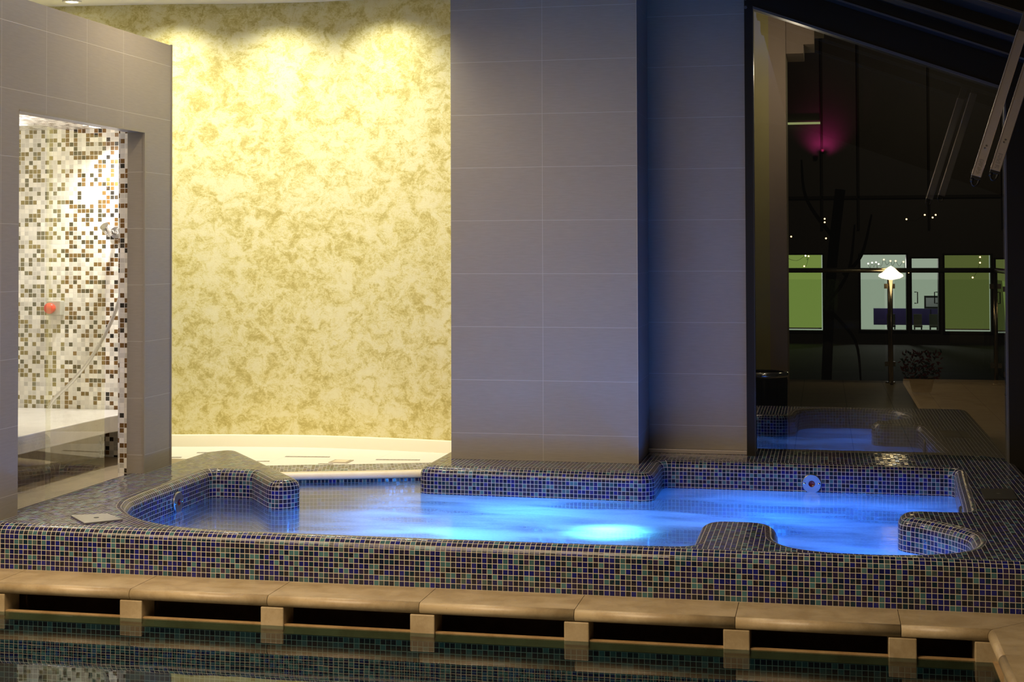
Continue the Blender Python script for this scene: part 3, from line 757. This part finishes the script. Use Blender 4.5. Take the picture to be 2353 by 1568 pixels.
# ground beyond, and the neighbouring building
mb=MB(); mb.face([(-25,16.3,-1.3),(30,16.3,-1.3),(30,60,-1.3),(-25,60,-1.3)])
struct(mb.build('ground',simple('dark_ground',C(.03,.028,.022),.8,0,.3,1)),'dark ground beyond the terrace','ground')
bd=empty('building',(2.,44,-1.3)); tag(bd,'dark building across with lit green and white windows','building')
M['fac']=simple('dark_facade',C(.044,.040,.037),.6,0,.15,.6)
opens=[(-3.4,-.01,-.93,1.27),(1.07,2.35,-.90,1.27),(2.50,3.24,-.90,1.16),(3.41,4.68,-.93,1.25),(4.81,7.2,-.97,1.13)]
mb=MB()
# facade as strips around the openings
xs=-12.
for (a,b,z0,z1) in opens:
    mb.box(xs,a,44,44.4,-1.4,1.30); mb.box(a,b,44,44.4,-1.4,z0); mb.box(a,b,44,44.4,z1,1.30); xs=b
mb.box(xs,22,44,44.4,-1.4,1.30); mb.box(-12,22,44,44.4,1.30,9.)
mb.build('facade',M['fac'],bd)
for x in (.0,1.03,3.0,5.0): MB().box(x-.03,x+.03,43.93,44.02,2.0,8.5).build('mullion',M['dark'],bd)
MB().box(-6,12,43.93,44.02,2.9,2.98).build('mullion',M['dark'],bd)
gb=emission('green_blind_lit',srgb(128,150,72),.95); gb2=emission('green_blind_dim',srgb(92,102,52),.95)
wr=emission('lit_room_wall',srgb(168,182,162),.95)
def window(a,b,z0,z1,blind=None,label=None):
    w=MB()
    for (p,q,r,s) in ((a-.05,a,z0-.05,z1+.05),(b,b+.05,z0-.05,z1+.05),(a,b,z0-.05,z0),(a,b,z1,z1+.05)): w.box(p,q,43.95,44.1,r,s)
    o=w.build('window',M['dark'],bd)
    if label: o['label']=label
    if blind:
        MB().box(a+.02,b-.03,44.2,44.22,z0+.07,z1).build('blind',blind,o)
        MB().box(a,b,44.3,44.31,z0,z1).build('lit_gap',wr,o)
        MB().box(a+.02,b-.03,44.18,44.2,z0+.04,z0+.075).build('blind_rail',M['white'],o)
    return o
window(*opens[0],blind=gb,label='window with a lit green blind on the left')
w=window(*opens[1],label='clear window into a lit white room'); w2=window(*opens[2],label='narrow clear door into the lit white room')
window(*opens[3],blind=gb2,label='window with a dim green blind'); window(*opens[4],blind=gb2,label='rightmost window with a green blind')
MB().box(.9,3.4,46.5,46.6,-1.2,1.4).build('room_wall',wr,bd)
for (x,s,m) in ((2.62,1,w2),(3.15,-1,w2),(4.88,1,bd)):
    MB().tube([(x-.05*s,43.93,.20),(x+.03*s,43.9,.20),(x+.03*s,43.9,-.12),(x-.05*s,43.93,-.12)],.015,8).build('handle',M['black'],m)
so=empty('sideboard',(2.4,46.2,-1.2)); tag(so,'low purple sideboard in the lit room across','sideboard')
pm=emission('purple_lit_front',srgb(50,42,88),.9)
pm=simple('purple_front',C(.05,.035,.16),.5)
MB().box(1.50,3.6,46.1,46.45,-.85,-.36).build('cabinet_body',pm,so)
for x in (2.05,2.6,3.15): MB().box(x-.006,x+.006,46.085,46.1,-.84,-.37).build('door_gap',M['black'],so)
pf=empty('picture_frame',(3.1,46.2,-.36)); tag(pf,'small black picture frame standing on the purple sideboard','picture frame')
MB().box(2.98,3.45,46.15,46.19,-.355,.03).build('frame',M['black'],pf); MB().box(3.03,3.40,46.14,46.15,-.30,-.03).build('picture',simple('grey_picture',C(.45,.47,.5),.5),pf)
ch=[]
for i,x in enumerate((1.98,2.75,3.2)):
    e=empty('chair',(x,45.4,-1.2)); tag(e,['chair by the window behind the lamp post, in the lit room','chair at the left of the clear door, in the lit room','chair at the right of the clear door, in the lit room'][i],'chair','chairs in the lit room')
    cm=simple('chair_fabric',C(.12,.12,.09),.6)
    MB().box(x-.12,x+.12,45.3,45.6,-.88,-.82).build('seat',cm,e); MB().box(x-.12,x+.12,45.56,45.6,-.82,-.50).build('backrest',cm,e)
    for sx in(-.1,.1):
        for sy in (45.32,45.58): MB().box(x+sx-.012,x+sx+.012,sy-.012,sy+.012,-1.25,-.88).build('leg',M['black'],e)
lp=MB().box(-1.0,-.04,43.85,43.92,5.08,5.14).build('light_bar',emission('light_bar_glow',srgb(160,165,110),.9)); tag(lp,'thin pale light bar high on the dark building','light')
pk=empty('pink_spotlight',(.02,43.3,4.25)); tag(pk,'pink spotlight washing the upper storey of the dark building','light')
MB().cyl((.02,43.6,4.2),(.02,43.6,4.32),.05,.07,n=16).build('lamp_body',M['dark'],pk)
# glints of reflected lamps, built as made-up strings of glowing dots
FL=[(1851,588,22),(1858,589,22),(1848,612,22),(1995,606,19),(2004,604,19),(2013,603,19),(2019,607,19),(2031,597,19),(2046,600,19),(2058,600,19),(2076,602,19),(2252,591,24),(2252,604,24),(2235,638,24),(2088,626,19),(2125,494,26),(2143,500,26),(2150,494,26),(2083,504,26),(1806,590,18),(1818,544,26),(1895,503,26),(1895,511,26),(1898,548,26)]
fm=emission('lamp_glint_warm',C(1,.62,.25),5); fm2=emission('lamp_glint_white',C(1,.85,.7),5)
FR=.00055
def glint(idx,label):
    P=[]
    for k in idx:
        px,py,yy=FL[k]; d=Rv*((px-1176.5)/F_PX)+Uv*((502.8-py)/F_PX)+Fv; P.append((Vector((0,0,1.375))+d*(yy/d.y),FR*yy,k))
    e=empty('lamp_glint_string',P[0][0]); tag(e,label,'fairy lights')
    pts=[]
    for a,b in zip(P,P[1:]):
        pts+= [a[0],(a[0]+b[0])/2+Vector((0,.1,-.06))]
    pts.append(P[-1][0]); MB().tube(catmull([tuple(p) for p in pts],4),.002,6).build('cable',M['black'],e)
    for p,r,k in P:
        MB().lathe([(r*math.sin(math.pi*i/8),-r*math.cos(math.pi*i/8)) for i in range(9)],p,12).build('glint_dot',fm2 if k in (0,3,4,5,6) else fm,e)
glint([20,19,0,1,2],'tiny lamp reflections built as a string of dots at the left of the window, by the green blind')
glint([3,4,5,6,7,8,9,10,14],'tiny warm lamp reflections built as dots just above the bowl lamp')
glint([11,12,13],'three tiny warm lamp reflections built as dots in front of the dim green blind')
glint([18,15,17,16],'small cluster of tiny warm lamp reflections built as dots high in the dark, above the railing')
glint([21,22,23],'three tiny lamp reflections built as dots in the dark above the left green blind')

# ------------------------------------------------------------------ lights
def area(name,loc,size,power,col,target=None,sy=None,spread=None):
    l=bpy.data.lights.new(name,'AREA'); l.energy=power; l.color=col; l.size=size
    if sy: l.shape='RECTANGLE'; l.size_y=sy
    if spread: l.spread=spread
    o=link(bpy.data.objects.new(name,l)); o.location=loc
    d=(Vector(target)-Vector(loc)) if target else Vector((0,0,-1))
    o.rotation_euler=d.to_track_quat('-Z','Y').to_euler(); return o
def spot(name,loc,target,power,col,ang,blend=.5,r=.03):
    l=bpy.data.lights.new(name,'SPOT'); l.energy=power; l.color=col; l.spot_size=math.radians(ang); l.spot_blend=blend; l.shadow_soft_size=r
    o=link(bpy.data.objects.new(name,l)); o.location=loc
    o.rotation_euler=(Vector(target)-Vector(loc)).to_track_quat('-Z','Y').to_euler(); return o
def point(name,loc,power,col,r=.05):
    l=bpy.data.lights.new(name,'POINT'); l.energy=power; l.color=col; l.shadow_soft_size=r; l.specular_factor=.2
    o=link(bpy.data.objects.new(name,l)); o.location=loc; return o
WARM=(1,.80,.56)
# downlights washing the gold wall
for x,y in ((-5.45,8.60),(-4.80,8.80),(-4.13,8.80),(-3.46,8.89),(-2.80,8.88)):
    spot('downlight_beam',(x,y,3.015),(x,y+.06,0),44,(1,.97,.80),142,1.0,.03)
# second row of ceiling downlights washing the gold wall, and one above the left of the tub
for x in (-4.5,-3.5,-2.5):
    spot('ceiling_beam',(x,8.05,3.0),(x+.02,9.2,1.05),50,(1,.95,.78),95,1.0,.05)
spot('tub_downlight',(-2.85,7.15,3.0),(-2.95,7.1,0),62,(1,.82,.52),165,.6,.035)
# hall ceiling lamps
for x,y in ((-3.9,3.9),(-1.9,3.6),(-3.0,1.2)):
    area('hall_lamp',(x,y,3.0),1.8,112,(1,.77,.51))
# shower lamps
spot('shower_beam',(-4.06,8.06,2.10),(-4.10,8.17,1.0),92,(1,.96,.91),130,1.,.04)
point('shower_glow',(-4.5,7.3,2.0),15,(1,.92,.80),.08)
# underwater lamps
spot('tub_lamp',(-1.0,7.0,-.17),(-1.0,7.03,1),70,(.14,.70,1.0),105,1.0,.05)
CY,DB=(.06,.34,1.0),(.03,.205,.92)
for (x,y,z,e,c) in ((-2.2,7.3,-.35,14,CY),(-1.75,6.7,-.35,50,CY),(-.3,7.7,-.35,46,DB),(.2,6.6,-.35,24,DB),(-3.0,7.0,-.3,9,DB),(-1.5,7.5,-.35,32,CY),(.35,7.8,-.35,12,DB)):
    point('tub_glow',(x,y,z),e,c,.06)
# outside
point('torch_light',(.70,15.9,1.25),3,(1,.70,.32),.1)
spot('pink_beam',(.02,43.4,4.3),(.05,44.2,4.9),45,(1,.05,.35),110,1.,.05)
point('room_lamp',(2.2,45.6,1.0),60,(1,.97,.9),.15)
spot('facade_fill',(4.5,35,8),(1.5,44,1.5),300,(1,.78,.5),130,1.,.2)  # added unseen spot that lifts the dark facade and ground
point('terrace_fill',(.6,11.6,2.6),9,(1,.82,.45),.1)  # added light without a fixture, warms the terrace and its wall
point('pier_fill',(-.25,9.3,2.5),8,(1,.84,.62),.05)  # unseen light put in to brighten the yellow part of the outside wall

# world: night
w=bpy.data.worlds.new('night'); SC.world=w; w.use_nodes=True
w.node_tree.nodes['Background'].inputs[0].default_value=(.0085,.0078,.0066,1); w.node_tree.nodes['Background'].inputs[1].default_value=.8
SC.view_settings.view_transform='Standard'; SC.view_settings.look='None'; SC.view_settings.gamma=1; SC.view_settings.exposure=0
SC.view_settings.use_curve_mapping=False
SC.cycles.max_bounces=8; SC.cycles.transparent_max_bounces=16; SC.cycles.sample_clamp_indirect=6
